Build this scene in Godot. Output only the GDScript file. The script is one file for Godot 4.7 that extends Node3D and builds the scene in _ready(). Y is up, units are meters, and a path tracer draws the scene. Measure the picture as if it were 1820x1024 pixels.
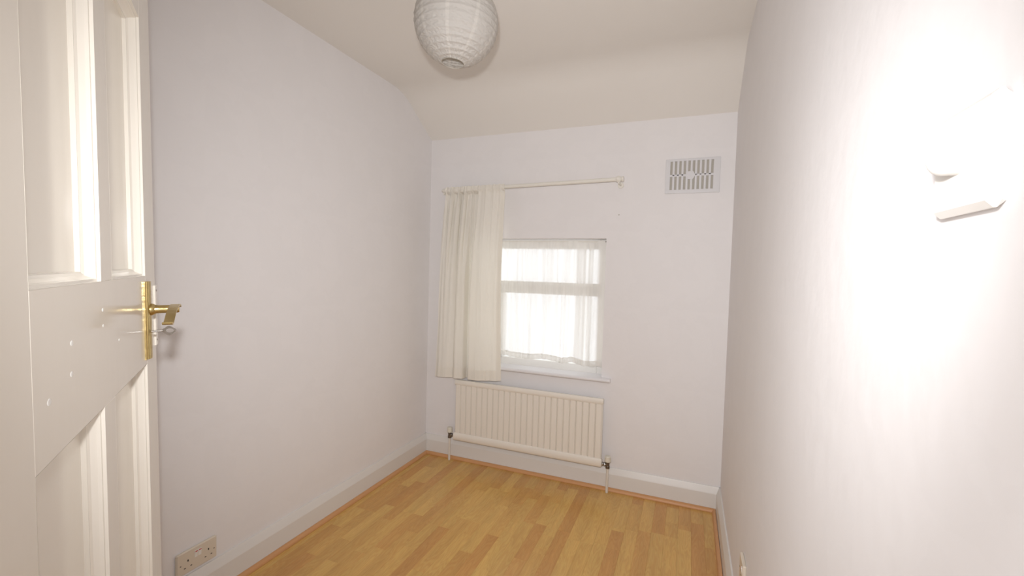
extends Node3D
# An empty white box bedroom: open panelled door, radiator under a curtained window, paper lantern, laminate floor.

const W := 1.92          # room width
const H := 2.417         # flat ceiling height
const HW := 2.2065       # height of the back wall below the sloping ceiling
const ZF := 2.56         # inner face of the front wall (with the doorway)
var M := {}
var rng := RandomNumberGenerator.new()


func _ready() -> void:
	rng.seed = 7
	# ---------------------------------------------------------------- camera
	var cam := Camera3D.new()
	cam.name = "camera"
	cam.keep_aspect = Camera3D.KEEP_HEIGHT
	cam.fov = rad_to_deg(2.0 * atan(512.0 / 790.9))
	cam.near = 0.02
	var look := Basis(Vector3.UP, 0.3779) * Basis(Vector3.RIGHT, -0.0388) * Basis(Vector3.BACK, 0.0279)
	var eye := Vector3(1.7106, 1.3133, 2.7115)
	cam.transform = Transform3D(look, eye)
	add_child(cam)
	cam.current = true
	# ---------------------------------------------------------------- sky
	var we := WorldEnvironment.new()
	we.name = "environment"
	var e := Environment.new()
	e.background_mode = Environment.BG_COLOR
	e.background_color = Color(0.97, 0.985, 1.0)
	e.background_energy_multiplier = 2.3
	e.tonemap_mode = Environment.TONE_MAPPER_LINEAR
	e.tonemap_exposure = 0.905
	e.sdfgi_enabled = true
	e.ssao_enabled = true
	e.ssil_enabled = true
	we.environment = e
	add_child(we)
	# ---------------------------------------------------------------- flash on top of the camera
	var flash := SpotLight3D.new()
	flash.name = "flash"
	flash.transform = Transform3D(Basis(Vector3.UP, -0.035) * look * Basis(Vector3.RIGHT, -0.03), eye + look * Vector3(-0.032, 0.125, -0.03))
	flash.light_energy = 2.75
	flash.light_color = Color(0.985, 0.99, 1.0)
	flash.spot_angle = 57.0
	flash.spot_angle_attenuation = 1.0
	flash.spot_range = 12.0
	flash.spot_attenuation = 2.0
	flash.light_size = 0.022
	flash.shadow_enabled = true
	add_child(flash)
	# ---------------------------------------------------------------- daylight of the landing window behind the camera
	var day := AreaLight3D.new()
	day.name = "landing_daylight"
	day.area_size = Vector2(1.0, 1.1)
	day.area_normalize_energy = true
	day.light_energy = 2.7
	day.light_color = Color(0.985, 0.99, 1.0)
	day.area_range = 12.0
	day.area_attenuation = 2.0
	day.transform = Transform3D(Basis(), Vector3(0.62, 1.35, 3.86))
	day.shadow_enabled = true
	add_child(day)

	materials()
	shell()
	floor_planks()
	skirting()
	window()
	landing()
	door()
	radiator()
	curtains()
	lantern()
	vent()
	fittings()


# ==================================================================== helpers
func srgb(r: int, g: int, b: int) -> Color:
	return Color8(r, g, b)


func mat(key: String, c: Color, rough := 0.6, extra := {}) -> StandardMaterial3D:
	var m := StandardMaterial3D.new()
	m.resource_name = key
	m.albedo_color = c
	m.roughness = rough
	m.metallic_specular = 0.5
	m.cull_mode = BaseMaterial3D.CULL_DISABLED
	for k in extra:
		m.set(k, extra[k])
	M[key] = m
	return m


func new_st() -> SurfaceTool:
	var st := SurfaceTool.new()
	st.begin(Mesh.PRIMITIVE_TRIANGLES)
	return st


func obj(called: String, st: SurfaceTool, m: Material, parent: Node = null) -> MeshInstance3D:
	var o := MeshInstance3D.new()
	o.name = called
	o.mesh = st.commit()
	o.material_override = m
	(parent if parent else self).add_child(o, true)
	if parent == null:
		o.name = numbered(called, o)
	return o


var used := {}
func numbered(called: String, _o: Node = null) -> String:
	if not used.has(called):
		used[called] = 0
		return called
	used[called] += 1
	return "%s_%03d" % [called, used[called]]


func thing(called: String, label: String, category: String, xf := Transform3D(), group := "") -> Node3D:
	var o := Node3D.new()
	o.name = numbered(called)
	add_child(o)
	o.transform = xf
	tag(o, label, category, group)
	return o


func tag(o: Node, label: String, category: String, group := "") -> void:
	o.set_meta("label", label)
	o.set_meta("category", category)
	if group != "":
		o.set_meta("group", group)


func struct(called: String, st: SurfaceTool, m: Material, label := "", category := "") -> MeshInstance3D:
	var o := obj(called, st, m)
	o.set_meta("kind", "structure")
	if label != "":
		o.set_meta("label", label)
		o.set_meta("category", category)
	return o


func tri(st: SurfaceTool, a: Vector3, b: Vector3, c: Vector3, out: Vector3) -> void:
	# flat triangle, clockwise seen from the side «out» points to
	var n := (b - a).cross(c - a)
	if n.length() < 1e-14:
		return
	var flip := n.dot(out) > 0.0
	n = n.normalized() * (1.0 if flip else -1.0)
	for p in ([a, c, b] if flip else [a, b, c]):
		st.set_normal(n)
		st.set_uv(Vector2(p.x + p.z * 0.37, p.y + p.z * 0.61))
		st.add_vertex(p)


func quad(st: SurfaceTool, a: Vector3, b: Vector3, c: Vector3, d: Vector3, out: Vector3) -> void:
	tri(st, a, b, c, out)
	tri(st, a, c, d, out)


func box(st: SurfaceTool, lo: Vector3, hi: Vector3, bev := 0.0, xf := Transform3D()) -> void:
	var c := (lo + hi) * 0.5
	var h := (hi - lo) * 0.5
	bev = minf(bev, minf(h.x, minf(h.y, h.z)) * 0.99)
	var cc := xf * c
	for ax in 3:
		var b := (ax + 1) % 3
		var d := (ax + 2) % 3
		for s in [-1.0, 1.0]:
			var q := []
			for k in [[-1, -1], [1, -1], [1, 1], [-1, 1]]:
				var p := Vector3()
				p[ax] = s * h[ax]
				p[b] = k[0] * (h[b] - bev)
				p[d] = k[1] * (h[d] - bev)
				q.append(xf * (c + p))
			quad(st, q[0], q[1], q[2], q[3], (q[0] + q[2]) * 0.5 - cc)
		if bev > 0.0:
			for s in [-1.0, 1.0]:      # edges along ax
				for t in [-1.0, 1.0]:
					var q := []
					for k in [[-1, 0], [1, 0], [1, 1], [-1, 1]]:
						var p := Vector3()
						p[ax] = k[0] * (h[ax] - bev)
						p[b] = s * (h[b] - (bev if k[1] == 1 else 0.0))
						p[d] = t * (h[d] - (0.0 if k[1] == 1 else bev))
						q.append(xf * (c + p))
					quad(st, q[0], q[1], q[2], q[3], (q[0] + q[2]) * 0.5 - cc)
	if bev > 0.0:
		for sx in [-1.0, 1.0]:
			for sy in [-1.0, 1.0]:
				for sz in [-1.0, 1.0]:
					var k := Vector3(sx, sy, sz)
					var q := []
					for ax in 3:
						var p := (h - Vector3.ONE * bev)
						p[ax] = h[ax]
						q.append(xf * (c + p * k))
					tri(st, q[0], q[1], q[2], xf.basis * k)


func grid(st: SurfaceTool, f: Callable, nu: int, nv: int, uvs := Vector2.ONE, tint = null) -> void:
	# smooth surface f(u, v) for u, v in 0..1
	var pts := []
	for j in nv + 1:
		for i in nu + 1:
			pts.append(f.call(float(i) / nu, float(j) / nv))
	var nrm := []
	for j in nv + 1:
		for i in nu + 1:
			var a: Vector3 = pts[j * (nu + 1) + mini(i + 1, nu)] - pts[j * (nu + 1) + maxi(i - 1, 0)]
			var b: Vector3 = pts[mini(j + 1, nv) * (nu + 1) + i] - pts[maxi(j - 1, 0) * (nu + 1) + i]
			nrm.append(a.cross(b).normalized())
	for j in nv:
		for i in nu:
			for k in [[0, 0], [1, 1], [1, 0], [0, 0], [0, 1], [1, 1]]:
				var id: int = (j + k[1]) * (nu + 1) + i + k[0]
				st.set_normal(nrm[id])
				st.set_uv(Vector2(float(i + k[0]) / nu, float(j + k[1]) / nv) * uvs)
				if tint != null:
					st.set_color(tint.call(float(i + k[0]) / nu, float(j + k[1]) / nv))
				st.add_vertex(pts[id])


func lathe(st: SurfaceTool, prof: Array, segs := 24, xf := Transform3D()) -> void:
	# prof: Vector2(radius, height) from bottom to top, round the local y axis, flat along the profile and smooth round it
	for k in prof.size() - 1:
		var a: Vector2 = prof[k]
		var b: Vector2 = prof[k + 1]
		var d := b - a
		if d.length() < 1e-7:
			continue
		var n2 := Vector2(d.y, -d.x).normalized()
		for i in segs:
			var q := []
			var qn := []
			for w in [[0, 0], [1, 0], [1, 1], [0, 1]]:
				var t: float = TAU * (i + w[0]) / segs
				var r: Vector2 = b if w[1] == 1 else a
				q.append(xf * Vector3(cos(t) * r.x, r.y, sin(t) * r.x))
				qn.append((xf.basis * Vector3(cos(t) * n2.x, n2.y, sin(t) * n2.x)).normalized())
			for tr in [[0, 1, 2], [0, 2, 3]]:
				for id in tr:
					st.set_normal(qn[id])
					st.set_uv(Vector2.ZERO)
					st.add_vertex(q[id])


func along(a: Vector3, b: Vector3) -> Transform3D:
	# local y runs from a to b
	var y := (b - a).normalized()
	var x := y.cross(Vector3(0.31, 0.17, 0.93)).normalized()
	return Transform3D(Basis(x, y, x.cross(y)), a)


func rod(st: SurfaceTool, a: Vector3, b: Vector3, r: float, segs := 20, round_end := 0.0) -> void:
	var l := a.distance_to(b)
	var c := minf(r * 0.15, l * 0.2) if round_end == 0.0 else minf(round_end, l * 0.45)
	var p := [Vector2(0, 0)]
	if round_end == 0.0:
		p += [Vector2(r - c, 0), Vector2(r, c), Vector2(r, l - c), Vector2(r - c, l)]
	else:
		for i in 7:
			var t := PI * 0.5 * i / 6.0
			p.append(Vector2(r * sin(t), c * (1.0 - cos(t))))
		for i in 7:
			var t := PI * 0.5 * (6 - i) / 6.0
			p.append(Vector2(r * sin(t), l - c * (1.0 - cos(t))))
	p.append(Vector2(0, l))
	lathe(st, p, segs, along(a, b))


func prism(st: SurfaceTool, poly: PackedVector2Array, f: Callable, d0: float, d1: float) -> void:
	# polygon extruded from d0 to d1; f(point2, depth) -> Vector3
	var mid := Vector2()
	for p in poly:
		mid += p / poly.size()
	var ids := Geometry2D.triangulate_polygon(poly)
	var axis: Vector3 = f.call(mid, d1) - f.call(mid, d0)
	for k in range(0, ids.size(), 3):
		tri(st, f.call(poly[ids[k]], d0), f.call(poly[ids[k + 1]], d0), f.call(poly[ids[k + 2]], d0), -axis)
		tri(st, f.call(poly[ids[k]], d1), f.call(poly[ids[k + 1]], d1), f.call(poly[ids[k + 2]], d1), axis)
	var turn := 0.0
	for k in poly.size():
		turn += poly[k].cross(poly[(k + 1) % poly.size()])
	for k in poly.size():
		var a := poly[k]
		var b := poly[(k + 1) % poly.size()]
		var out2 := Vector2(b.y - a.y, a.x - b.x) * (1.0 if turn > 0.0 else -1.0)
		var m2 := (a + b) * 0.5
		var out: Vector3 = f.call(m2 + out2.normalized() * 0.001, d0) - f.call(m2, d0)
		quad(st, f.call(a, d0), f.call(b, d0), f.call(b, d1), f.call(a, d1), out)


func spline(p: Array, x: float) -> float:
	# smooth monotone-ish interpolation of Vector2 control points
	if x <= p[0].x:
		return p[0].y
	for k in p.size() - 1:
		if x <= p[k + 1].x:
			var t: float = (x - p[k].x) / (p[k + 1].x - p[k].x)
			t = t * t * (3.0 - 2.0 * t)
			return lerpf(p[k].y, p[k + 1].y, t)
	return p[-1].y


# ==================================================================== materials
func noise_tex(freq: float, size: int, normal: bool, strength := 4.0, seed_ := 1, lo := 0.0, hi := 1.0) -> NoiseTexture2D:
	var n := FastNoiseLite.new()
	n.seed = seed_
	n.noise_type = FastNoiseLite.TYPE_SIMPLEX_SMOOTH
	n.frequency = freq
	n.fractal_octaves = 4
	var t := NoiseTexture2D.new()
	t.width = size
	t.height = size
	t.seamless = true
	t.as_normal_map = normal
	t.bump_strength = strength
	t.noise = n
	if not normal:
		var g := Gradient.new()
		g.set_color(0, Color(lo, lo, lo))
		g.set_color(1, Color(hi, hi, hi))
		t.color_ramp = g
	return t


func grain_texture(seed_: int) -> ImageTexture:
	var w := 192
	var h := 768
	var im := Image.create(w, h, false, Image.FORMAT_RGB8)
	var n := FastNoiseLite.new()
	n.seed = seed_
	n.frequency = 1.0
	n.fractal_octaves = 3
	for y in h:
		for x in w:
			var u := float(x) / w
			var v := float(y) / h
			var warp := n.get_noise_2d(u * 2.3, v * 1.6)
			var ring := sin((u * 3.5 + warp * 5.0 + v * 0.4) * TAU)
			var fine := n.get_noise_2d(u * 60.0 + 40.0, v * 5.0)
			var fleck := n.get_noise_2d(u * 34.0 + 9.0, v * 16.0 + 3.0)
			var t := 0.92 + 0.016 * ring * absf(ring) + 0.035 * fine - 0.06 * maxf(0.0, fleck - 0.25) + 0.05 * warp
			t = clampf(t, 0.0, 1.0)
			im.set_pixel(x, y, Color(t, t * (0.985 + 0.015 * ring), t * (0.97 + 0.02 * ring)))
	return ImageTexture.create_from_image(im)


func materials() -> void:
	var wall_bump := noise_tex(0.012, 512, true, 1.6, 3)
	var brush_bump := noise_tex(0.02, 256, true, 2.0, 5)
	var patchy := noise_tex(0.004, 512, false, 1.0, 41, 0.992, 1.0)
	var tri_ := {"uv1_triplanar": true, "uv1_world_triplanar": true, "normal_enabled": true}
	mat("wall_paint", srgb(238, 234, 233), 0.75, tri_.merged({"uv1_scale": Vector3(2.2, 2.2, 2.2), "normal_texture": wall_bump, "normal_scale": 0.35, "albedo_texture": patchy}))
	mat("ceiling_paint", srgb(238, 233, 226), 0.85, tri_.merged({"uv1_scale": Vector3(1.7, 1.7, 1.7), "normal_texture": wall_bump, "normal_scale": 0.3}))
	mat("gloss_white", srgb(229, 225, 220), 0.35)
	mat("sill_white", srgb(234, 231, 232), 0.3)
	mat("door_paint", srgb(240, 233, 221), 0.16, tri_.merged({"uv1_scale": Vector3(3.0, 0.5, 3.0), "normal_texture": brush_bump, "normal_scale": 0.12}))
	mat("filler", srgb(245, 243, 238), 0.8)
	mat("brass", srgb(204, 182, 126), 0.28, {"metallic": 1.0, "normal_enabled": true, "normal_texture": noise_tex(0.03, 256, true, 3.0, 9), "normal_scale": 0.3, "uv1_triplanar": true, "uv1_scale": Vector3(6, 6, 6)})
	mat("steel", srgb(190, 188, 186), 0.25, {"metallic": 1.0})
	mat("dark_hole", srgb(32, 29, 27), 0.7)
	mat("radiator_enamel", srgb(237, 230, 219), 0.35)
	mat("valve_metal", srgb(120, 112, 104), 0.35, {"metallic": 0.9})
	mat("pipe_paint", srgb(228, 221, 210), 0.4)
	mat("cap_plastic", srgb(226, 220, 205), 0.4)
	mat("curtain_cotton", srgb(249, 245, 238), 0.9, {"backlight_enabled": true, "backlight": Color(0.78, 0.76, 0.7), "normal_enabled": true, "normal_texture": noise_tex(0.25, 256, true, 1.5, 21), "normal_scale": 0.2, "uv1_scale": Vector3(8, 16, 1)})
	mat("rod_white", srgb(235, 230, 220), 0.45)
	mat("net", Color(0.96, 0.95, 0.93, 1.0), 0.9, {"transparency": BaseMaterial3D.TRANSPARENCY_ALPHA, "backlight_enabled": true, "backlight": Color(0.65, 0.65, 0.64), "vertex_color_use_as_albedo": true})
	mat("frame_white", srgb(232, 229, 224), 0.35)
	mat("glass", Color(0.95, 0.98, 1.0, 0.06), 0.03, {"transparency": BaseMaterial3D.TRANSPARENCY_ALPHA})
	mat("paper", srgb(232, 228, 223), 0.8, {"backlight_enabled": true, "backlight": Color(0.78, 0.77, 0.75), "vertex_color_use_as_albedo": true})
	mat("wire", srgb(190, 184, 172), 0.5)
	mat("bulb", srgb(245, 243, 238), 0.25)
	mat("vent_plastic", srgb(222, 220, 221), 0.3)
	mat("vent_screen", srgb(186, 180, 170), 0.9)
	mat("socket_plastic", srgb(222, 210, 193), 0.3)
	mat("red_mark", srgb(196, 70, 66), 0.4)
	mat("switch_plastic", srgb(240, 237, 232), 0.35)
	mat("bead_wood", srgb(208, 154, 104), 0.42)
	mat("subfloor", srgb(70, 50, 30), 0.9)
	var grains := [grain_texture(11), grain_texture(29)]
	var tones := [srgb(236, 191, 111), srgb(233, 187, 108), srgb(229, 181, 104), srgb(225, 173, 99), srgb(221, 166, 95)]
	for t in tones.size():
		for g in 2:
			mat("plank_%d_%d" % [t, g], tones[t], 0.27, {"albedo_texture": grains[g]})


# ==================================================================== room shell
func shell() -> void:
	var st := new_st()                                   # left wall
	box(st, Vector3(-0.12, -0.1, -0.25), Vector3(0, 2.5, 2.66))
	struct("wall_left", st, M.wall_paint, "plain white painted side wall behind the open door", "wall")
	st = new_st()
	box(st, Vector3(W, -0.1, -0.25), Vector3(W + 0.12, 2.5, 4.0))
	struct("wall_right", st, M.wall_paint, "white painted side wall with the dimmer switch, brightly lit", "wall")
	st = new_st()                                        # back wall round the window opening
	box(st, Vector3(0, -0.1, -0.22), Vector3(W, WY0, 0))
	box(st, Vector3(0, WY1, -0.22), Vector3(W, 2.42, 0))
	box(st, Vector3(0, WY0, -0.22), Vector3(WX0, WY1, 0))
	box(st, Vector3(WX1, WY0, -0.22), Vector3(W, WY1, 0))
	var wb := struct("wall_back", st, M.wall_paint, "white end wall with the window, radiator and air vent", "wall")
	st = new_st()                                        # old nail hole between the pole and the window
	rod(st, Vector3(1.307, 1.664, -0.001), Vector3(1.307, 1.664, 0.0006), 0.004, 10)
	obj("nail_hole", st, M.vent_screen, wb)
	st = new_st()                                        # front wall with the doorway
	box(st, Vector3(0, -0.1, ZF), Vector3(1.15, 2.5, ZF + 0.1))
	box(st, Vector3(1.15, 2.02, ZF), Vector3(W, 2.5, ZF + 0.1))
	struct("wall_front", st, M.wall_paint)
	# ceiling: sloping part at the back, rounded into the flat part
	var poly := PackedVector2Array()
	var p0 := Vector2(0.0, HW)
	var pc := Vector2(0.345, H)
	var up := (pc - p0).normalized()
	poly.append(p0 - up * 0.2)
	poly.append(p0)
	var r0 := pc - up * 0.1
	var r1 := pc + Vector2(0.1, 0)
	for i in 13:
		var t := i / 12.0
		poly.append(r0.lerp(pc, t).lerp(pc.lerp(r1, t), t))
	poly.append(Vector2(4.0, H))
	poly.append(Vector2(4.0, H + 0.14))
	poly.append(Vector2(-0.3, H + 0.14))
	st = new_st()
	prism(st, poly, func(p: Vector2, d: float) -> Vector3: return Vector3(d, p.y, p.x), -0.1, W + 0.1)
	struct("ceiling", st, M.ceiling_paint, "cream white ceiling that slopes down to the end wall", "ceiling")


func floor_planks() -> void:
	var fl := Node3D.new()
	fl.name = "floor"
	add_child(fl)
	fl.set_meta("kind", "structure")
	fl.set_meta("label", "honey coloured laminate floor of narrow wooden strips")
	fl.set_meta("category", "floor")
	var st := new_st()
	box(st, Vector3(-0.02, -0.1, -0.1), Vector3(W + 0.02, -0.008, 4.0))
	obj("underlay", st, M.subfloor, fl)
	# joints (z) and tones of each strip, from the right wall to the left: [tone, end, tone, end, ...]
	var S := {
		0: [1, 0.396, 3, 0.86], 1: [2, 0.19, 4, 0.92], 2: [3, 0.28, 0, 0.95], 3: [4, 0.075, 1, 0.24, 2, 0.375, 1, 0.98],
		4: [4, 0.37, 1, 0.84], 5: [1, 0.38, 3, 0.80], 6: [4, 0.12, 2, 0.40, 1, 0.79], 7: [0, 0.435, 4, 0.98], 8: [2, 0.13, 1, 0.578, 0, 1.05],
		9: [1, 0.16, 0, 0.60, 1, 1.0], 10: [2, 0.15, 1, 0.60, 0, 0.95], 11: [4, 0.16, 4, 0.55, 4, 1.1], 12: [3, 0.10, 0, 0.62, 1, 0.735, 2, 1.05], 13: [4, 0.14, 2, 0.30, 0, 0.54, 4, 0.845, 3, 1.1],
		14: [1, 0.24, 3, 0.55, 1, 1.0], 15: [3, 0.31, 1, 0.577, 0, 0.98], 16: [1, 0.20, 3, 0.40, 2, 0.73, 4, 1.2], 17: [3, 0.24, 2, 0.45, 0, 0.9], 18: [0, 0.30, 1, 0.665, 2, 0.775, 1, 1.2], 19: [3, 0.29, 0, 0.66, 2, 1.1],
		20: [2, 0.35, 1, 0.77, 4, 1.18], 21: [1, 0.26, 2, 0.77, 1, 1.2], 22: [4, 0.45, 3, 0.87, 2, 1.25], 23: [2, 0.24, 0, 0.725, 3, 1.04, 1, 1.3], 24: [1, 0.5, 0, 0.728, 1, 1.1], 25: [4, 0.42, 3, 0.83, 2, 1.2],
		26: [1, 0.41, 4, 0.71, 0, 1.05, 2, 1.35], 27: [2, 0.21, 0, 0.49, 3, 0.80, 2, 1.2], 28: [4, 0.40, 3, 0.80, 0, 0.98, 3, 1.4], 29: [0, 0.52, 1, 0.9, 1, 1.3],
	}
	var pitch := 0.063
	for i in range(-1, 31):
		var x1 := 1.898 - pitch * i
		var x0 := x1 - pitch
		x1 = minf(x1, W)
		x0 = maxf(x0, 0.0)
		if x1 - x0 < 0.004:
			continue
		var cuts: Array = S.get(i, [1, 0.5]).duplicate()
		var z := 0.0
		while cuts[-1] < 2.66:
			cuts.append(rng.randi_range(0, 4))
			cuts.append(minf(cuts[-2] + rng.randf_range(0.26, 0.46), 2.66) if cuts[-2] < 2.3 else 2.66)
		for k in range(0, cuts.size(), 2):
			var s := new_st()
			var z1: float = cuts[k + 1]
			plank(s, x0, x1, z, z1)
			obj("plank", s, M["plank_%d_%d" % [cuts[k], rng.randi() % 2]], fl)
			z = z1


func plank(st: SurfaceTool, x0: float, x1: float, z0: float, z1: float) -> void:
	var g := 0.0001
	var b := 0.0004
	var off := Vector2(rng.randf(), rng.randf())
	var put := func(p: Vector3, n: Vector3) -> void:
		st.set_normal(n)
		st.set_uv(off + Vector2(p.x / 0.19, p.z / 0.95))
		st.add_vertex(p)
	var rings := []
	for k in [[g, -0.009], [g, -b], [g + b, 0.0]]:
		rings.append([Vector3(x0 + k[0], k[1], z0 + k[0]), Vector3(x1 - k[0], k[1], z0 + k[0]), Vector3(x1 - k[0], k[1], z1 - k[0]), Vector3(x0 + k[0], k[1], z1 - k[0])])
	var nn := [Vector3(0, 0, -1), Vector3(1, 0, 0), Vector3(0, 0, 1), Vector3(-1, 0, 0)]
	for r in 2:
		for k in 4:
			var n: Vector3 = nn[k] if r == 0 else (nn[k] + Vector3.UP).normalized()
			var q := [rings[r][k], rings[r][(k + 1) % 4], rings[r + 1][(k + 1) % 4], rings[r + 1][k]]
			for id in [0, 1, 2, 0, 2, 3]:
				put.call(q[id], n)
	for id in [0, 1, 2, 0, 2, 3]:
		put.call(rings[2][id], Vector3.UP)


func skirting() -> void:
	var prof := PackedVector2Array([Vector2(0, 0), Vector2(0.02, 0), Vector2(0.02, 0.098), Vector2(0.0185, 0.103), Vector2(0.008, 0.131), Vector2(0.006, 0.135), Vector2(0, 0.135)])
	var bead := PackedVector2Array([Vector2(0.0205, 0)])
	for i in 9:
		var t := PI * 0.5 * i / 8.0
		bead.append(Vector2(0.0205 + 0.0175 * cos(t), 0.0005 + 0.0185 * sin(t)))
	var sides := {
		"left": [func(p: Vector2, d: float) -> Vector3: return Vector3(p.x, p.y, d), 0.0, ZF],
		"right": [func(p: Vector2, d: float) -> Vector3: return Vector3(W - p.x, p.y, d), 0.0, 2.5],
		"back": [func(p: Vector2, d: float) -> Vector3: return Vector3(d, p.y, p.x), 0.0, W],
	}
	for s in sides:
		var st := new_st()
		prism(st, prof, sides[s][0], sides[s][1], sides[s][2])
		struct("baseboard_" + s, st, M.gloss_white, {"left": "white chamfered skirting board below the double socket", "right": "white skirting board running along the bright side wall", "back": "white skirting board behind the radiator"}[s], "skirting")
		st = new_st()
		var off := 0.0015 if s == "right" else 0.0
		prism(st, bead, func(p: Vector2, d: float) -> Vector3: return sides[s][0].call(Vector2(p.x + off, p.y), d), sides[s][1] + 0.021, sides[s][2] - (0.021 if s == "back" else 0.0))
		struct("trim_%d" % (sides.keys().find(s) + 1), st, M.bead_wood, {"left": "orange wooden floor bead along the wall of the door", "right": "orange wooden floor bead along the bright side wall", "back": "orange wooden floor bead under the radiator"}[s], "floor bead")


# ==================================================================== window
const WX0 := 0.25
const WX1 := 1.238
const WY0 := 0.672
const WY1 := 1.523

func window() -> void:
	var w := Node3D.new()
	w.name = "window_1"
	add_child(w)
	w.set_meta("kind", "structure")
	w.set_meta("label", "small white framed window glowing with daylight behind the net curtain")
	w.set_meta("category", "window")
	var st := new_st()
	var zb := -0.15
	var zf := -0.09
	box(st, Vector3(WX0, WY0, zb), Vector3(WX0 + 0.05, WY1, zf), 0.004)
	box(st, Vector3(WX1 - 0.05, WY0, zb), Vector3(WX1, WY1, zf), 0.004)
	box(st, Vector3(WX0 + 0.05, WY0, zb), Vector3(WX1 - 0.05, WY0 + 0.055, zf), 0.004)
	box(st, Vector3(WX0 + 0.05, WY1 - 0.06, zb), Vector3(WX1 - 0.05, WY1, zf), 0.004)
	obj("frame", st, M.frame_white, w)
	st = new_st()
	box(st, Vector3(WX0 + 0.05, 1.165, zb), Vector3(WX1 - 0.05, 1.245, zf + 0.01), 0.004)
	obj("transom", st, M.frame_white, w)
	st = new_st()
	box(st, Vector3(0.48, WY0 + 0.055, zb), Vector3(0.54, 1.165, zf + 0.005), 0.004)
	obj("mullion", st, M.frame_white, w)
	for b in [[WY0 + 0.055, 1.165], [1.245, WY1 - 0.06]]:
		st = new_st()
		box(st, Vector3(WX0 + 0.05, b[0], -0.124), Vector3(WX1 - 0.05, b[1], -0.12))
		obj("pane", st, M.glass, w)
	# sill board with a rounded nose
	var poly := PackedVector2Array([Vector2(-0.09, 0.655), Vector2(0.026, 0.655)])
	for i in 7:
		var t := -PI * 0.5 + PI * i / 6.0
		poly.append(Vector2(0.028 + 0.0115 * cos(t), 0.6665 + 0.0115 * sin(t)))
	poly.append(Vector2(-0.09, 0.678))
	st = new_st()
	var nose := PackedVector2Array()
	for p in poly:
		nose.append(p if p.x > 0.0 else Vector2(0.0, p.y))
	prism(st, nose, func(p: Vector2, d: float) -> Vector3: return Vector3(d, p.y, p.x), 0.19, 1.295)
	box(st, Vector3(WX0, 0.655, -0.09), Vector3(WX1, 0.678, 0.0))
	struct("trim_4", st, M.sill_white, "white window sill board with rounded nose above the radiator", "window sill")


# ==================================================================== landing behind the camera
func landing() -> void:
	var st := new_st()
	box(st, Vector3(-0.12, -0.1, ZF + 0.1), Vector3(0, 2.5, 4.0))
	struct("wall_landing_side", st, M.wall_paint)
	st = new_st()                                        # end wall with a window
	box(st, Vector3(0, -0.1, 3.9), Vector3(W, 0.75, 4.0))
	box(st, Vector3(0, 1.95, 3.9), Vector3(W, 2.5, 4.0))
	box(st, Vector3(0, 0.75, 3.9), Vector3(0.08, 1.95, 4.0))
	box(st, Vector3(1.16, 0.75, 3.9), Vector3(W, 1.95, 4.0))
	struct("wall_landing_end", st, M.wall_paint)
	var w := Node3D.new()
	w.name = "window_2"
	add_child(w)
	w.set_meta("kind", "structure")
	st = new_st()
	box(st, Vector3(0.08, 0.75, 3.92), Vector3(0.13, 1.95, 3.98), 0.004)
	box(st, Vector3(1.11, 0.75, 3.92), Vector3(1.16, 1.95, 3.98), 0.004)
	box(st, Vector3(0.13, 0.75, 3.92), Vector3(1.11, 0.8, 3.98), 0.004)
	box(st, Vector3(0.13, 1.9, 3.92), Vector3(1.11, 1.95, 3.98), 0.004)
	obj("frame", st, M.frame_white, w)
	st = new_st()
	box(st, Vector3(0.13, 0.8, 3.948), Vector3(1.11, 1.9, 3.952))
	obj("pane", st, M.glass, w)
	st = new_st()
	box(st, Vector3(0.0, -0.008, ZF + 0.1), Vector3(W, 0.0, 3.9))
	var c := struct("floor_landing", st, M.ceiling_paint)
	c.name = "trim_5"


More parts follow.
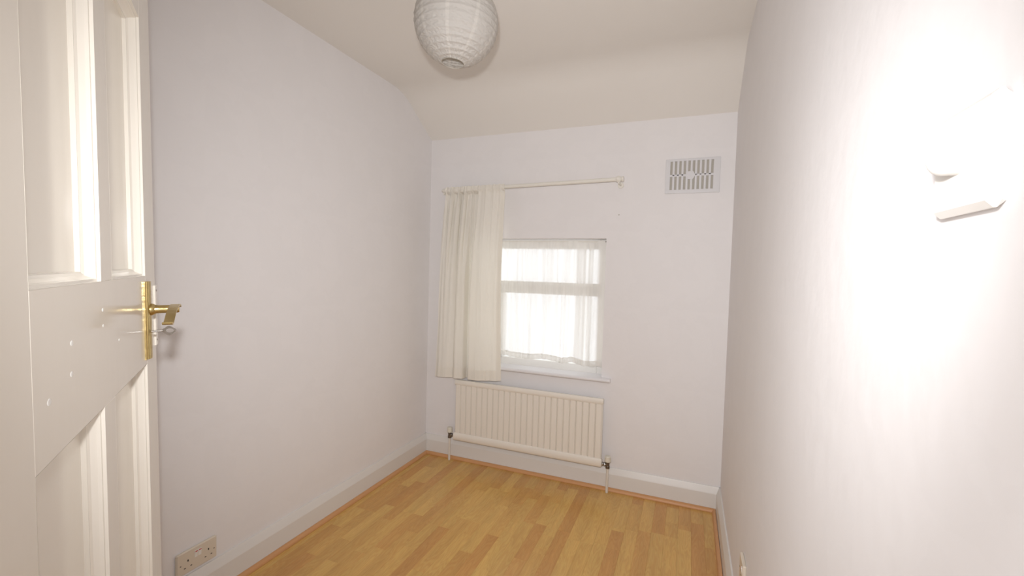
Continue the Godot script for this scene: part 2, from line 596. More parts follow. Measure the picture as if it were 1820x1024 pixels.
# ==================================================================== door
func door() -> void:
	var a := 0.9183
	var tilt := -0.0165
	var u := Vector3(sin(a), 0, cos(a))
	var n0 := Vector3(cos(a), 0, -sin(a))
	var up := Vector3.UP * cos(tilt) + n0 * sin(tilt)
	var n := n0 * cos(tilt) - Vector3.UP * sin(tilt)
	# local axes: x = along the door from its free edge to the hinges, y = up, z = out of the visible face
	var o := Vector3(0.5802, 1.2, 2.0694) - up * 1.19
	var xf := Transform3D(Basis(u, up, n), o)
	var d := Node3D.new()
	d.name = "door_1"
	add_child(d)
	d.transform = xf
	d.set_meta("kind", "structure")
	d.set_meta("label", "open cream painted panelled wooden door with brass lever handle")
	d.set_meta("category", "door")
	var y0 := -0.01                       # door coordinates run from y = 1.2 at 1.19
	var T := -0.04                        # back face
	var s1 := 0.111
	var s2 := 0.377
	var s3 := 0.438
	var s4 := 0.687
	var wd := 0.772
	var ylb := 0.22
	var ylt := 1.099 + y0
	var yub := 1.2816 + y0
	var yut := 1.801 + y0
	var top := 1.93
	var bv := 0.0012
	var st := new_st()
	box(st, Vector3(0, 0, T), Vector3(s1, top, 0), bv)
	obj("stile", st, M.door_paint, d)
	st = new_st()
	box(st, Vector3(s4, 0, T), Vector3(wd, top, 0), bv)
	obj("stile", st, M.door_paint, d)
	for r in [[0.0, ylb], [ylt, yub], [yut, top]]:
		st = new_st()
		box(st, Vector3(s1, r[0], T), Vector3(s4, r[1], 0), bv * 0.4)
		obj("rail", st, M.door_paint, d)
	for r in [[ylb, ylt], [yub, yut]]:
		st = new_st()
		box(st, Vector3(s2, r[0], T), Vector3(s3, r[1], 0), bv * 0.6)
		obj("muntin", st, M.door_paint, d)
		for c in [[s1, s2], [s3, s4]]:
			st = new_st()
			box(st, Vector3(c[0], r[0], -0.032), Vector3(c[1], r[1], -0.024))
			var pn := obj("panel", st, M.door_paint, d)
			st = new_st()
			moulding(st, c[0], c[1], r[0], r[1])
			obj("moulding", st, M.door_paint, pn)
	# old filler spots on the lock rail
	for p in [[0.5703, 1.2128, 0.0035], [0.5739, 1.1765, 0.0035], [0.6459, 1.1623, 0.004], [0.4334, 1.2401, 0.003], [0.4329, 1.2171, 0.0025], [0.3427, 1.1831, 0.0022]]:
		st = new_st()
		lathe(st, [Vector2(p[2], 0.0), Vector2(p[2] * 0.8, 0.0004), Vector2(0, 0.0005)], 10, Transform3D(Basis(Vector3(1.6, 0, 0), Vector3(0, 0, 1), Vector3(0, -1, 0)), Vector3(p[0], p[1] + y0, 0)))
		obj("filler_spot", st, M.filler, d)
	# lever handle on a long brass plate
	var hx := 0.108
	var hy := 1.2115 + y0
	var pl0 := 1.110 + y0
	var pl1 := 1.270 + y0
	st = new_st()
	var plate := PackedVector2Array([Vector2(-0.025, 0), Vector2(0.025, 0), Vector2(0.025, 0.0025)])
	for i in 13:
		var t := PI * (i + 0.0) / 12.0
		poly_add(plate, Vector2(0.0165 * cos(t), 0.003 + 0.0055 * sin(t)))
	plate.append(Vector2(-0.025, 0.0025))
	prism(st, plate, func(p: Vector2, dd: float) -> Vector3: return Vector3(hx + p.x, dd, p.y), pl0, pl1)
	var handle := obj("handle_plate", st, M.brass, d)
	handle.set_meta("label", "long worn brass plate of the lever handle")
	st = new_st()
	var f := Transform3D(Basis(Vector3(1, 0, 0), Vector3(0, 0, 1), Vector3(0, -1, 0)), Vector3(hx, hy, 0.007))
	lathe(st, [Vector2(0.0, 0), Vector2(0.0125, 0), Vector2(0.0125, 0.003), Vector2(0.011, 0.006), Vector2(0.0095, 0.008), Vector2(0.0085, 0.014), Vector2(0.0085, 0.046), Vector2(0.0075, 0.0485), Vector2(0, 0.0485)], 24, f)
	obj("spindle_neck", st, M.brass, handle)
	# the grip: a flat band that leaves the neck, runs towards the hinges and droops into a curled end
	st = new_st()
	var path := [Vector2(-0.012, 0.004), Vector2(0.0, 0.0085), Vector2(0.02, 0.0085), Vector2(0.047, 0.005), Vector2(0.075, -0.003), Vector2(0.098, -0.0125), Vector2(0.114, -0.0185), Vector2(0.124, -0.0185), Vector2(0.13, -0.0155)]
	grip(st, path, hx, hy, 0.042, 0.058, 0.003)
	obj("lever", st, M.brass, handle)
	# painted lock case edge with two screws
	st = new_st()
	box(st, Vector3(-0.003, pl0 + 0.012, -0.03), Vector3(0.02, pl1 - 0.012, 0.0035), 0.001)
	var lp := obj("lock_plate", st, M.door_paint, d)
	for y in [pl0 + 0.024, pl1 - 0.024, (pl0 + pl1) * 0.5 - 0.035]:
		st = new_st()
		rod(st, Vector3(0.008, y, 0.003), Vector3(0.008, y, 0.0042), 0.002, 10)
		obj("screw", st, M.valve_metal, lp)
	# key
	var k := thing("door_key", "small silver key left in the lock below the brass handle", "key", Transform3D(xf.basis, xf * Vector3(hx, 1.1655 + y0, 0.008)))
	st = new_st()
	rod(st, Vector3(0, 0, -0.004), Vector3(0, 0, 0.019), 0.0023, 12)
	obj("shank", st, M.steel, k)
	st = new_st()
	var bow := PackedVector2Array()
	var hole := PackedVector2Array()
	for i in 20:
		var t := TAU * i / 20.0
		var r := 1.0 + 0.12 * cos(4.0 * t)
		bow.append(Vector2(0.0115 * cos(t) * r, 0.0095 * sin(t) * r))
		hole.append(Vector2(0.0015 + 0.0068 * cos(t), 0.0052 * sin(t)))
	var kt := Transform3D(Basis(Vector3(0, 0, 1), Vector3(0.25, 0.97, 0).normalized(), Vector3(0.97, -0.25, 0).normalized()), Vector3(0, 0, 0.029))
	for i in 20:
		var j := (i + 1) % 20
		for z in [-0.0011, 0.0011]:
			quad(st, kt * v3(bow[i], z), kt * v3(bow[j], z), kt * v3(hole[j], z), kt * v3(hole[i], z), kt.basis.z * z)
		quad(st, kt * v3(bow[i], -0.0011), kt * v3(bow[j], -0.0011), kt * v3(bow[j], 0.0011), kt * v3(bow[i], 0.0011), kt.basis * v3(bow[i], 0))
		quad(st, kt * v3(hole[i], -0.0011), kt * v3(hole[j], -0.0011), kt * v3(hole[j], 0.0011), kt * v3(hole[i], 0.0011), kt.basis * -v3(hole[i], 0))
	obj("bow", st, M.steel, k)


func v3(p: Vector2, z: float) -> Vector3:
	return Vector3(p.x, p.y, z)


func poly_add(poly: PackedVector2Array, p: Vector2) -> void:
	poly.append(p)


func moulding(st: SurfaceTool, x0: float, x1: float, yb: float, yt: float) -> void:
	# stepped moulding that runs round a recessed panel, mitred at the corners: [inset, depth]
	var prof := [[0.0, 0.0], [0.001, -0.004], [0.004, -0.0045], [0.0055, -0.009], [0.009, -0.0155], [0.0125, -0.018], [0.014, -0.018], [0.0145, -0.0245]]
	for k in prof.size() - 1:
		var a: Array = prof[k]
		var b: Array = prof[k + 1]
		var ra := [Vector3(x0 + a[0], yb + a[0], a[1]), Vector3(x1 - a[0], yb + a[0], a[1]), Vector3(x1 - a[0], yt - a[0], a[1]), Vector3(x0 + a[0], yt - a[0], a[1])]
		var rb := [Vector3(x0 + b[0], yb + b[0], b[1]), Vector3(x1 - b[0], yb + b[0], b[1]), Vector3(x1 - b[0], yt - b[0], b[1]), Vector3(x0 + b[0], yt - b[0], b[1])]
		var inn := [Vector3(0, 1, 0.5), Vector3(-1, 0, 0.5), Vector3(0, -1, 0.5), Vector3(1, 0, 0.5)]
		for i in 4:
			quad(st, ra[i], ra[(i + 1) % 4], rb[(i + 1) % 4], rb[i], inn[i])


func grip(st: SurfaceTool, path: Array, hx: float, hy: float, z0: float, z1: float, th: float) -> void:
	var c := Curve2D.new()
	for i in path.size():
		var t: Vector2 = (path[mini(i + 1, path.size() - 1)] - path[maxi(i - 1, 0)]) * 0.18
		c.add_point(path[i], -t, t)
	var pts := c.tessellate(4, 2.0)
	var top := []
	var bot := []
	for i in pts.size():
		var t := (pts[mini(i + 1, pts.size() - 1)] - pts[maxi(i - 1, 0)]).normalized()
		var nn := Vector2(-t.y, t.x)
		top.append(pts[i] + nn * th * 0.5)
		bot.append(pts[i] - nn * th * 0.5)
	var q := func(p: Vector2, z: float) -> Vector3: return Vector3(hx + p.x, hy + p.y, z)
	for i in pts.size() - 1:
		var o2: Vector2 = top[i] - bot[i]
		quad(st, q.call(top[i], z0), q.call(top[i + 1], z0), q.call(top[i + 1], z1), q.call(top[i], z1), v3(o2, 0))
		quad(st, q.call(bot[i], z0), q.call(bot[i + 1], z0), q.call(bot[i + 1], z1), q.call(bot[i], z1), -v3(o2, 0))
		quad(st, q.call(top[i], z0), q.call(top[i + 1], z0), q.call(bot[i + 1], z0), q.call(bot[i], z0), Vector3(0, 0, -1))
		quad(st, q.call(top[i], z1), q.call(top[i + 1], z1), q.call(bot[i + 1], z1), q.call(bot[i], z1), Vector3(0, 0, 1))
	var l := pts.size() - 1
	quad(st, q.call(top[0], z0), q.call(bot[0], z0), q.call(bot[0], z1), q.call(top[0], z1), v3(pts[0] - pts[1], 0))
	quad(st, q.call(top[l], z0), q.call(bot[l], z0), q.call(bot[l], z1), q.call(top[l], z1), v3(pts[l] - pts[l - 1], 0))


# ==================================================================== radiator
func radiator() -> void:
	var x0 := 0.264
	var x1 := 1.267
	var y0 := 0.152
	var y1 := 0.566
	var t := thing("radiator", "cream ribbed panel radiator below the window sill", "radiator", Transform3D(Basis(), Vector3(0, 0, 0)))
	var st := new_st()
	# pressed front sheet: flat ribs with narrow grooves between them
	var prof := []
	var n := 25
	var pw := (x1 - x0 - 0.012) / n
	for i in n:
		var xs := x0 + 0.006 + pw * i
		prof += [Vector2(xs, 0.0605), Vector2(xs + 0.0045, 0.0685), Vector2(xs + 0.007, 0.069), Vector2(xs + pw * 0.5, 0.0692), Vector2(xs + pw - 0.007, 0.069), Vector2(xs + pw - 0.0045, 0.0685)]
	prof.append(Vector2(x1 - 0.006, 0.0605))
	for i in prof.size() - 1:
		var a: Vector2 = prof[i]
		var b: Vector2 = prof[i + 1]
		quad(st, Vector3(a.x, y0 + 0.04, a.y), Vector3(b.x, y0 + 0.04, b.y), Vector3(b.x, y1 - 0.025, b.y), Vector3(a.x, y1 - 0.025, a.y), Vector3(0, 0, 1))
	box(st, Vector3(x0 + 0.003, y0 + 0.01, 0.045), Vector3(x1 - 0.003, y1 - 0.012, 0.0605), 0.003)
	obj("ribbed_panel", st, M.radiator_enamel, t)
	# rolled channels at the top and the bottom
	st = new_st()
	roll(st, x0, x1, y1 - 0.036, y1, 0.044, 0.0735)
	obj("top_channel", st, M.radiator_enamel, t)
	st = new_st()
	roll(st, x0 - 0.002, x1 + 0.002, y0, y0 + 0.052, 0.044, 0.079)
	obj("bottom_channel", st, M.radiator_enamel, t)
	for x in [x0 + 0.2, x1 - 0.2]:
		st = new_st()
		box(st, Vector3(x - 0.02, y0 + 0.06, 0.0), Vector3(x + 0.02, y1 - 0.05, 0.046), 0.002)
		obj("wall_bracket", st, M.radiator_enamel, t)
	# a valve with cap and a tail pipe at each end
	for s in [[0.226, 1.0, 0.177], [1.303, -1.0, 0.171]]:
		var x: float = s[0]
		var y: float = s[2]
		var dx: float = s[1]
		st = new_st()
		rod(st, Vector3(x, 0.0, 0.056), Vector3(x, y - 0.008, 0.056), 0.0078, 16)
		obj("tail_pipe", st, M.pipe_paint, t)
		st = new_st()
		lathe(st, [Vector2(0, -0.022), Vector2(0.0125, -0.022), Vector2(0.0125, -0.008), Vector2(0.0105, -0.005), Vector2(0.0115, 0.012), Vector2(0.0115, 0.02), Vector2(0, 0.02)], 6 * 3, Transform3D(Basis(), Vector3(x, y, 0.056)))
		var ex := x0 - 0.002 if dx > 0.0 else x1 + 0.002
		rod(st, Vector3(x, y, 0.056), Vector3(ex, y + 0.001, 0.058), 0.0085, 16)
		var v := obj("valve", st, M.valve_metal, t)
		st = new_st()
		rod(st, Vector3(x + dx * 0.014, y, 0.056), Vector3(x + dx * 0.021, y, 0.057), 0.0135, 6)
		rod(st, Vector3(ex - dx * 0.008, y, 0.058), Vector3(ex, y, 0.058), 0.013, 6)
		obj("union_nut", st, M.steel, v)
		v.set_meta("label", "dull metal radiator valve")
		st = new_st()
		lathe(st, [Vector2(0, 0.017), Vector2(0.016, 0.017), Vector2(0.019, 0.02), Vector2(0.018, 0.047), Vector2(0.0155, 0.052), Vector2(0, 0.054)], 20, Transform3D(Basis(), Vector3(x, y, 0.056)))
		obj("valve_cap", st, M.cap_plastic, v)


func roll(st: SurfaceTool, x0: float, x1: float, ya: float, yb: float, zb: float, zf: float) -> void:
	var poly := PackedVector2Array([Vector2(zb, ya + 0.004), Vector2(zb, yb - 0.004)])
	var h := (yb - ya) * 0.5
	for i in 13:
		var t := PI * 0.5 - PI * i / 12.0
		poly.append(Vector2(zf - h * 0.42 + h * 0.42 * cos(t), ya + h + h * sin(t) * (0.92 + 0.08 * absf(sin(t)))))
	prism(st, poly, func(p: Vector2, d: float) -> Vector3: return Vector3(d, p.y, p.x), x0 + 0.004, x1 - 0.004)
	var small := PackedVector2Array()
	for p in poly:
		small.append(Vector2(lerpf((zb + zf) * 0.5, p.x, 0.8), lerpf(ya + h, p.y, 0.85)))
	prism(st, small, func(p: Vector2, d: float) -> Vector3: return Vector3(d, p.y, p.x), x0, x1)


# ==================================================================== curtains
const RZ := 0.085

func rod_y(x: float) -> float:
	return lerpf(1.837, 1.858, (x - 0.139) / 1.19)


func curtains() -> void:
	var t := thing("curtain_rod", "white curtain pole with round end caps on the end wall", "curtain pole", Transform3D())
	var st := new_st()
	rod(st, Vector3(0.16, rod_y(0.16), RZ), Vector3(1.31, rod_y(1.31), RZ), 0.0115, 20)
	obj("pole", st, M.rod_white, t)
	st = new_st()
	rod(st, Vector3(0.14, rod_y(0.14), RZ), Vector3(0.2, rod_y(0.2), RZ), 0.0135, 20, 0.025)
	obj("end_cap", st, M.rod_white, t)
	st = new_st()
	lathe(st, [Vector2(0, -0.014), Vector2(0.013, -0.014), Vector2(0.0165, -0.01), Vector2(0.018, -0.004), Vector2(0.018, 0.004), Vector2(0.0165, 0.01), Vector2(0.012, 0.0135), Vector2(0.012, 0.017), Vector2(0.0155, 0.019), Vector2(0.0155, 0.027), Vector2(0.013, 0.03), Vector2(0, 0.03)], 24, along(Vector3(1.31, rod_y(1.31), RZ), Vector3(1.35, rod_y(1.35), RZ)))
	obj("end_cap", st, M.rod_white, t)
	for x in [0.16, 1.312]:
		st = new_st()
		rod(st, Vector3(x, rod_y(x) - 0.02, 0.0), Vector3(x, rod_y(x) - 0.02, 0.006), 0.018, 20)
		rod(st, Vector3(x, rod_y(x) - 0.02, 0.0), Vector3(x, rod_y(x) - 0.02, RZ + 0.006), 0.0055, 14)
		rod(st, Vector3(x, rod_y(x) - 0.027, RZ), Vector3(x, rod_y(x) - 0.004, RZ), 0.0055, 14)
		obj("bracket", st, M.rod_white, t)

	# cream cotton curtain drawn to the left
	var cur := thing("curtain", "cream cotton curtain gathered on the left half of the pole", "curtain", Transform3D())
	var bottom := [Vector2(0, 0.085), Vector2(0.06, 0.108), Vector2(0.2, 0.112), Vector2(0.285, 0.082), Vector2(0.31, 0.088), Vector2(0.345, 0.112), Vector2(0.41, 0.104), Vector2(0.455, 0.05), Vector2(0.53, 0.045), Vector2(0.575, 0.112), Vector2(0.7, 0.126), Vector2(0.85, 0.115), Vector2(0.93, 0.118), Vector2(1.0, 0.095)]
	var overlap := [Vector2(0.2, 0.0), Vector2(0.285, 0.018), Vector2(0.315, -0.016), Vector2(0.38, 0.0), Vector2(0.49, 0.0), Vector2(0.535, 0.01), Vector2(0.565, -0.018), Vector2(0.63, 0.0)]
	var nz := FastNoiseLite.new()
	nz.seed = 4
	nz.frequency = 1.0
	var surf := func(u: float, v: float) -> Vector3:
		var uu := u + 0.012 * sin(u * TAU * 3.0) * v
		var l := lerpf(0.186, 0.121, pow(v, 0.75)) - 0.014 * sin(v * PI) * (1.0 - v)
		var r := lerpf(0.602, 0.612, v) - 0.012 * sin(v * PI)
		var x := lerpf(l, r, uu)
		var ytop := rod_y(x) + 0.016 + 0.002 * sin(u * 70.0)
		var ybot := lerpf(0.578, 0.602, u) + 0.004 * sin(u * 9.0)
		var y := lerpf(ytop, ybot, v)
		var body := smoothstep(0.03, 0.5, v)
		var phase: float = u * TAU * 8.5 + 1.5 * nz.get_noise_2d(u * 3.0, v * 0.6)
		var g: float = (1.0 - 1.9 * pow(absf(sin(phase * 0.5)), 0.8)) * lerpf(0.021, 0.004, smoothstep(0.4, 0.55, u))
		g += nz.get_noise_2d(u * 16.0, v * 0.9) * lerpf(0.008, 0.004, smoothstep(0.4, 0.55, u))
		var pocket: float = 0.5 + 0.5 * cos(clampf(absf(y - rod_y(x)) / 0.022, 0.0, 1.0) * PI)
		var zt: float = RZ + 0.004 + (spline(bottom, u) - 0.1) * 0.45 * (1.0 - pocket) + g * (1.0 - 0.6 * pocket) + 0.0155 * pocket
		var zb: float = spline(bottom, u) + nz.get_noise_2d(u * 7.0, v * 1.4) * 0.007
		var z := lerpf(zt, zb, body) + g * 0.6 * body * (1.0 - v)
		x += (z - 0.09) * 0.12 * body
		x += 0.0085 * sin(phase * 2.0) * (1.0 - smoothstep(0.35, 0.5, u)) * smoothstep(0.03, 0.12, v) * (1.0 - 0.8 * body * body)   # pleats fold over each other
		x += spline(overlap, u) * smoothstep(0.1, 0.6, v)
		var dy := absf(y - rod_y(x))
		if dy < 0.024:
			z = maxf(z, RZ + 0.0165 * sqrt(1.0 - pow(dy / 0.024, 2.0)) + 0.35 * absf(g))
		return Vector3(x, y, z)
	st = new_st()
	grid(st, surf, 150, 110, Vector2(1, 2))
	obj("cloth", st, M.curtain_cotton, cur)
	st = new_st()                                        # doubled hem at the bottom and heading at the top
	grid(st, func(u: float, v: float) -> Vector3: return surf.call(u, lerpf(0.945, 1.0, v)) + Vector3(0, 0, 0.0022), 150, 6, Vector2(1, 0.1))
	obj("hem", st, M.curtain_cotton, cur)
	st = new_st()
	grid(st, func(u: float, v: float) -> Vector3: return surf.call(u, lerpf(0.0, 0.042, v)) + Vector3(0, 0, 0.0022), 150, 8, Vector2(1, 0.1))
	obj("heading", st, M.curtain_cotton, cur)
	st = new_st()
	grid(st, func(u: float, v: float) -> Vector3: return surf.call(lerpf(0.955, 1.0, u), v) + Vector3(0, 0, 0.0018), 6, 90, Vector2(0.1, 2))
	obj("side_hem", st, M.curtain_cotton, cur)

	# white net curtain inside the window recess
	var net := thing("net_curtain", "sheer white net curtain hanging inside the window recess", "net curtain", Transform3D())
	var nfold := func(u: float, v: float) -> float:
		var k := 0.004 * sin(u * 61.0 + 3.0 * nz.get_noise_2d(u * 5.0, v * 0.7)) + 0.012 * nz.get_noise_2d(u * 9.0 + 7.0, v * 0.6)
		k += 0.012 * sin(u * 33.0 + 0.6) * smoothstep(0.6, 0.9, u)
		return k * lerpf(0.45, 1.3, v)
	var nsurf := func(u: float, v: float) -> Vector3:
		var x := lerpf(WX0 + 0.004, WX1 - 0.004, u)
		var ybot := 0.752 - 0.024 * u + 0.016 * nz.get_noise_2d(u * 8.0, 3.0) + 0.005 * sin(u * 33.0)
		return Vector3(x + 0.006 * sin(u * 47.0) * v, lerpf(1.513, ybot, v), -0.045 + nfold.call(u, v))
	var ntint := func(u: float, v: float) -> Color:
		# sheer cloth looks denser where it is gathered or folded back on itself
		var a := 0.72 + 0.1 * nz.get_noise_2d(u * 40.0, v * 0.8) + 0.07 * nz.get_noise_2d(u * 11.0, v * 0.5)
		a += 0.3 * smoothstep(0.94, 0.975, u) + 0.17 * (smoothstep(0.805, 0.815, u) - smoothstep(0.865, 0.88, u)) + 0.17 * (smoothstep(0.885, 0.893, u) - smoothstep(0.915, 0.925, u))
		a += 0.25 * (1.0 - smoothstep(0.0, 0.09, v))
		return Color(1, 1, 1, clampf(a, 0.3, 1.0))
	st = new_st()
	grid(st, nsurf, 220, 60, Vector2.ONE, ntint)
	obj("cloth", st, M.net, net)
	st = new_st()
	grid(st, func(u: float, v: float) -> Vector3: return nsurf.call(u, lerpf(0.955, 1.0, v)) + Vector3(0, 0, 0.0015), 220, 4, Vector2.ONE, ntint)
	obj("hem", st, M.net, net)
	st = new_st()
	rod(st, Vector3(WX0, 1.507, -0.045), Vector3(WX1, 1.507, -0.045), 0.0025, 10)
	obj("wire", st, M.rod_white, net)
	st = new_st()
	rod(st, Vector3(WX1 - 0.012, 1.507, -0.045), Vector3(WX1, 1.507, -0.045), 0.005, 10)
	obj("hook", st, M.valve_metal, net)


# ==================================================================== paper lantern
func lantern() -> void:
	var c := Vector3(0.907, 2.186, 1.293)
	var R := 0.149
	var t := thing("paper_lantern", "round white ribbed paper lantern hanging from the ceiling", "lamp shade", Transform3D(Basis(Vector3(0.37, 0, 0.93).normalized(), -0.07), c))
	var nz := FastNoiseLite.new()
	nz.seed = 15
	nz.frequency = 1.0
	nz.fractal_octaves = 3
	var ribs := 17.0
	var phi0 := asin(0.040 / R)
	var f := func(u: float, v: float) -> Vector3:
		var th := u * TAU
		var ph := lerpf(PI - phi0, phi0, v)               # v = 0 at the bottom hole
		var k := fposmod(v * ribs + u, 1.0)                # the wire winds up in a spiral
		var dip := 0.0032 * pow(sin(k * PI), 0.7)
		var cr := Vector3(cos(th), 0, sin(th)) * 3.0
		var wr := 0.0024 * nz.get_noise_3d(cr.x * 1.6, ph * 11.0, cr.z * 1.6) * sin(k * PI) + 0.0014 * nz.get_noise_3d(cr.x * 4.0, ph * 24.0, cr.z * 4.0)
		var r := R - dip + wr
		return Vector3(cos(th) * sin(ph) * r, cos(ph) * r * 0.975, sin(th) * sin(ph) * r)
	var tint := func(u: float, v: float) -> Color:
		# the paper is doubled where the strips overlap
		var g := fposmod(u * 9.0 + 0.28, 1.0)
		var k := 0.85 + 0.09 * smoothstep(0.0, 0.03, g) * (1.0 - smoothstep(0.12, 0.15, g))
		return Color(k, k * 0.985, k * 0.965)
	var st := new_st()
	grid(st, f, 288, 170, Vector2.ONE, tint)
	var sh := obj("paper_shade", st, M.paper, t)
	for s in [-1.0, 1.0]:
		st = new_st()
		ring(st, Vector3(0, s * sqrt(R * R - 0.04 * 0.04) * 0.975, 0), 0.0402, 0.0009)
		obj("wire_ring", st, M.wire, sh)
	st = new_st()
	lathe(st, [Vector2(0, 0.055), Vector2(0.018, 0.055), Vector2(0.02, 0.06), Vector2(0.02, 0.1), Vector2(0.012, 0.115), Vector2(0.006, 0.125), Vector2(0, 0.125)], 20)
	rod(st, Vector3(-0.04, 0.14, 0), Vector3(0.04, 0.14, 0), 0.0015, 8)
	obj("lamp_holder", st, M.cap_plastic, t)
	st = new_st()
	var prof := [Vector2(0, -0.05)]
	for i in 12:
		var a := PI * (i + 1) / 13.0
		prof.append(Vector2(0.03 * sin(a), -0.02 - 0.03 * cos(a)))
	prof += [Vector2(0.014, 0.03), Vector2(0.013, 0.056), Vector2(0, 0.056)]
	lathe(st, prof, 24)
	obj("light_bulb", st, M.bulb, t)
	var inv := t.transform.affine_inverse()
	st = new_st()
	rod(st, Vector3(0, 0.12, 0), inv * Vector3(c.x, H - 0.02, c.z), 0.003, 10)
	obj("cord", st, M.cap_plastic, t)
	st = new_st()
	lathe(st, [Vector2(0, -0.03), Vector2(0.014, -0.03), Vector2(0.02, -0.02), Vector2(0.036, -0.014), Vector2(0.04, -0.006), Vector2(0.04, 0), Vector2(0, 0)], 28, inv * Transform3D(Basis(), Vector3(c.x, H, c.z)))
	obj("ceiling_rose", st, M.cap_plastic, t)


func ring(st: SurfaceTool, c: Vector3, R: float, r: float) -> void:
	grid(st, func(u: float, v: float) -> Vector3:
		var a := u * TAU
		var b := v * TAU
		return c + Vector3(cos(a) * (R + r * cos(b)), r * sin(b), sin(a) * (R + r * cos(b))), 48, 8)


# ==================================================================== air vent
func vent() -> void:
	var x0 := 1.562
	var w := 0.284
	var y0 := 1.777
	var h := 0.194
	var t := thing("air_vent", "white slotted air vent grille high on the end wall", "air vent", Transform3D(Basis(), Vector3(x0, y0, 0)))
	var st := new_st()
	var zt := 0.008
	var xs := [0.0]
	for k in 10:
		xs.append(w * (0.087 + 0.0833 * k))
		xs.append(w * (0.087 + 0.0833 * k + 0.042))
	xs.append(w)
	var ys := [0.0, h * 0.11, h * 0.485, h * 0.55, h * 0.93, h]
	# border and bars of one moulding
	box(st, Vector3(0, 0, 0), Vector3(w, ys[1], zt), 0.0015)
	box(st, Vector3(0, ys[4], 0), Vector3(w, h, zt), 0.0015)
	box(st, Vector3(0, ys[1] - 0.002, 0), Vector3(xs[1], ys[4] + 0.002, zt), 0.0015)
	box(st, Vector3(xs[-2], ys[1] - 0.002, 0), Vector3(w, ys[4] + 0.002, zt), 0.0015)
	for k in range(2, xs.size() - 3, 2):
		box(st, Vector3(xs[k], ys[1] - 0.002, 0.001), Vector3(xs[k + 1], ys[4] + 0.002, zt), 0.0012)
	box(st, Vector3(xs[1] - 0.002, ys[2], 0.001), Vector3(xs[-2] + 0.002, ys[3], zt), 0.0012)
	obj("grille", st, M.vent_plastic, t)
	st = new_st()
	var hex := PackedVector2Array()
	for i in 6:
		hex.append(Vector2(w * 0.468 + 0.0255 * cos(TAU * i / 6.0), h * 0.515 + 0.0255 * sin(TAU * i / 6.0)))
	prism(st, hex, func(p: Vector2, d: float) -> Vector3: return v3(p, d), 0.002, zt + 0.0012)
	obj("centre_boss", st, M.vent_plastic, t)
	st = new_st()
	box(st, Vector3(0.01, 0.01, 0.0002), Vector3(w - 0.01, h - 0.01, 0.0018))
	obj("fly_screen", st, M.vent_screen, t)
	st = new_st()
	box(st, Vector3(w * 0.49, -0.0015, 0.004), Vector3(w * 0.57, 0.002, zt + 0.001), 0.001)
	obj("clip", st, M.vent_plastic, t)


# ==================================================================== sockets, dimmer
func socket_face(t: Node3D, u: float, h: float, w: float, th: float, screw_u: float) -> void:
	# holes of one British outlet; u along the plate in plate widths
	var st: SurfaceTool
	for p in [[0.0, 0.56, 0.0024, 0.0042], [-0.0115, 0.28, 0.0034, 0.0019], [0.0115, 0.28, 0.0034, 0.0019]]:
		st = new_st()
		var cx: float = u * w + p[0]
		var cy: float = p[1] * h
		box(st, Vector3(cx - p[2], cy - p[3], th - 0.004), Vector3(cx + p[2], cy + p[3], th + 0.0002), 0.0004)
		obj("pin_hole", st, M.dark_hole, t)
	st = new_st()
	rod(st, Vector3(screw_u * w, h * 0.46, th - 0.003), Vector3(screw_u * w, h * 0.46, th + 0.0003), 0.0026, 14)
	obj("screw", st, M.valve_metal, t)


func rocker(t: Node3D, x: float, y: float, w: float, h: float, th: float) -> void:
	var st := new_st()
	var tip := Transform3D(Basis(Vector3.RIGHT, 0.12), Vector3(x, y, th))
	box(st, Vector3(-w * 0.5, -h * 0.5, -0.004), Vector3(w * 0.5, h * 0.5, 0.0016), 0.0008, tip)
	var r := obj("rocker_switch", st, M.switch_plastic, t)
	st = new_st()
	box(st, Vector3(-w * 0.4, h * 0.33, 0.001), Vector3(w * 0.4, h * 0.49, 0.0019), 0.0002, tip)
	obj("red_mark", st, M.red_mark, r)


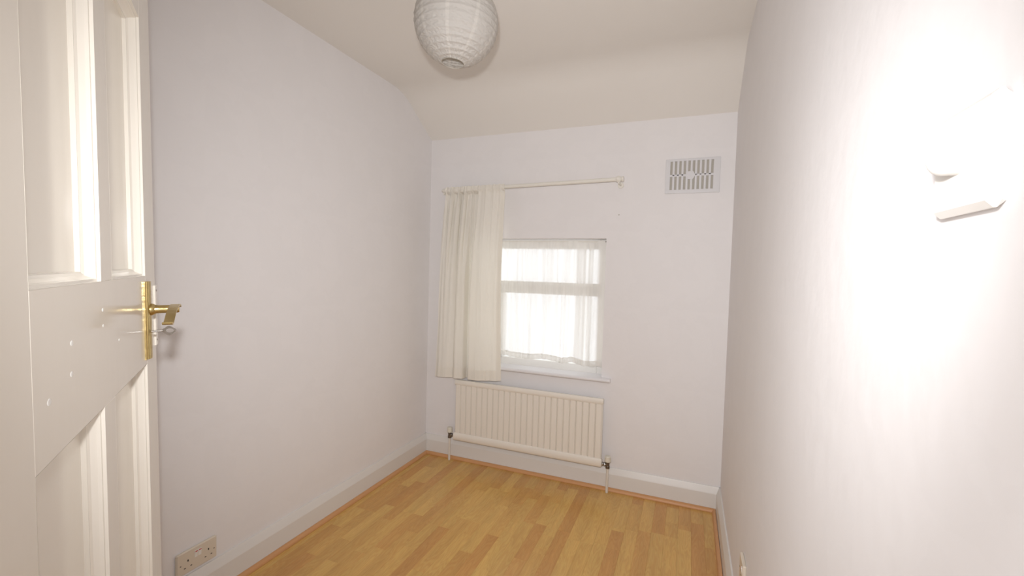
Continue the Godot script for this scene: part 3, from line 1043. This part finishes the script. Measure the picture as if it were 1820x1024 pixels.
func fittings() -> void:
	# double socket on the left wall: local x along -z, y up, z out of the wall (+x)
	var st: SurfaceTool
	var th := 0.0115
	var b := Basis(Vector3(0, 0, -1), Vector3(0, 1, 0), Vector3(1, 0, 0))
	var t := thing("double_socket", "cream double wall socket with two switches just above the skirting", "socket", Transform3D(b, Vector3(0.0, 0.147, 1.680)))
	st = new_st()
	box(st, Vector3(0, 0, 0), Vector3(0.151, 0.087, th), 0.004)
	obj("face_plate", st, M.socket_plastic, t)
	socket_face(t, 0.27, 0.087, 0.151, th, 0.095)
	socket_face(t, 0.775, 0.087, 0.151, th, 0.92)
	for u in [0.467, 0.557]:
		rocker(t, u * 0.151, 0.087 * 0.665, 0.0115, 0.026, th)
	# single socket low on the right wall: local x along +z, z out of the wall (-x)
	b = Basis(Vector3(0, 0, 1), Vector3(0, 1, 0), Vector3(-1, 0, 0))
	t = thing("single_socket", "cream single wall socket low on the bright side wall", "socket", Transform3D(b, Vector3(W, 0.297, 1.044)))
	st = new_st()
	box(st, Vector3(0, 0, 0), Vector3(0.086, 0.086, th), 0.003)
	obj("face_plate", st, M.socket_plastic, t)
	socket_face(t, 0.5, 0.086, 0.086, th, 0.1)
	rocker(t, 0.066, 0.06, 0.0115, 0.022, th)
	# dimmer switch
	t = thing("dimmer_switch", "white dimmer switch with a round knob on the bright side wall", "light switch", Transform3D(b, Vector3(W, 1.369, 2.203)))
	st = new_st()
	box(st, Vector3(0, 0, 0), Vector3(0.084, 0.086, 0.012), 0.005)
	obj("face_plate", st, M.switch_plastic, t)
	st = new_st()
	var dome := [Vector2(0.0195, 0.0), Vector2(0.0195, 0.007)]
	for i in 9:
		var a := PI * 0.5 * i / 8.0
		dome.append(Vector2(0.0115 + 0.008 * cos(a), 0.009 + 0.008 * sin(a)))
	dome.append(Vector2(0, 0.0172))
	lathe(st, dome, 64, Transform3D(Basis(Vector3(1, 0, 0), Vector3(0, 0, 1), Vector3(0, -1, 0)), Vector3(0.040, 0.051, 0.0115)))
	obj("knob", st, M.switch_plastic, t)
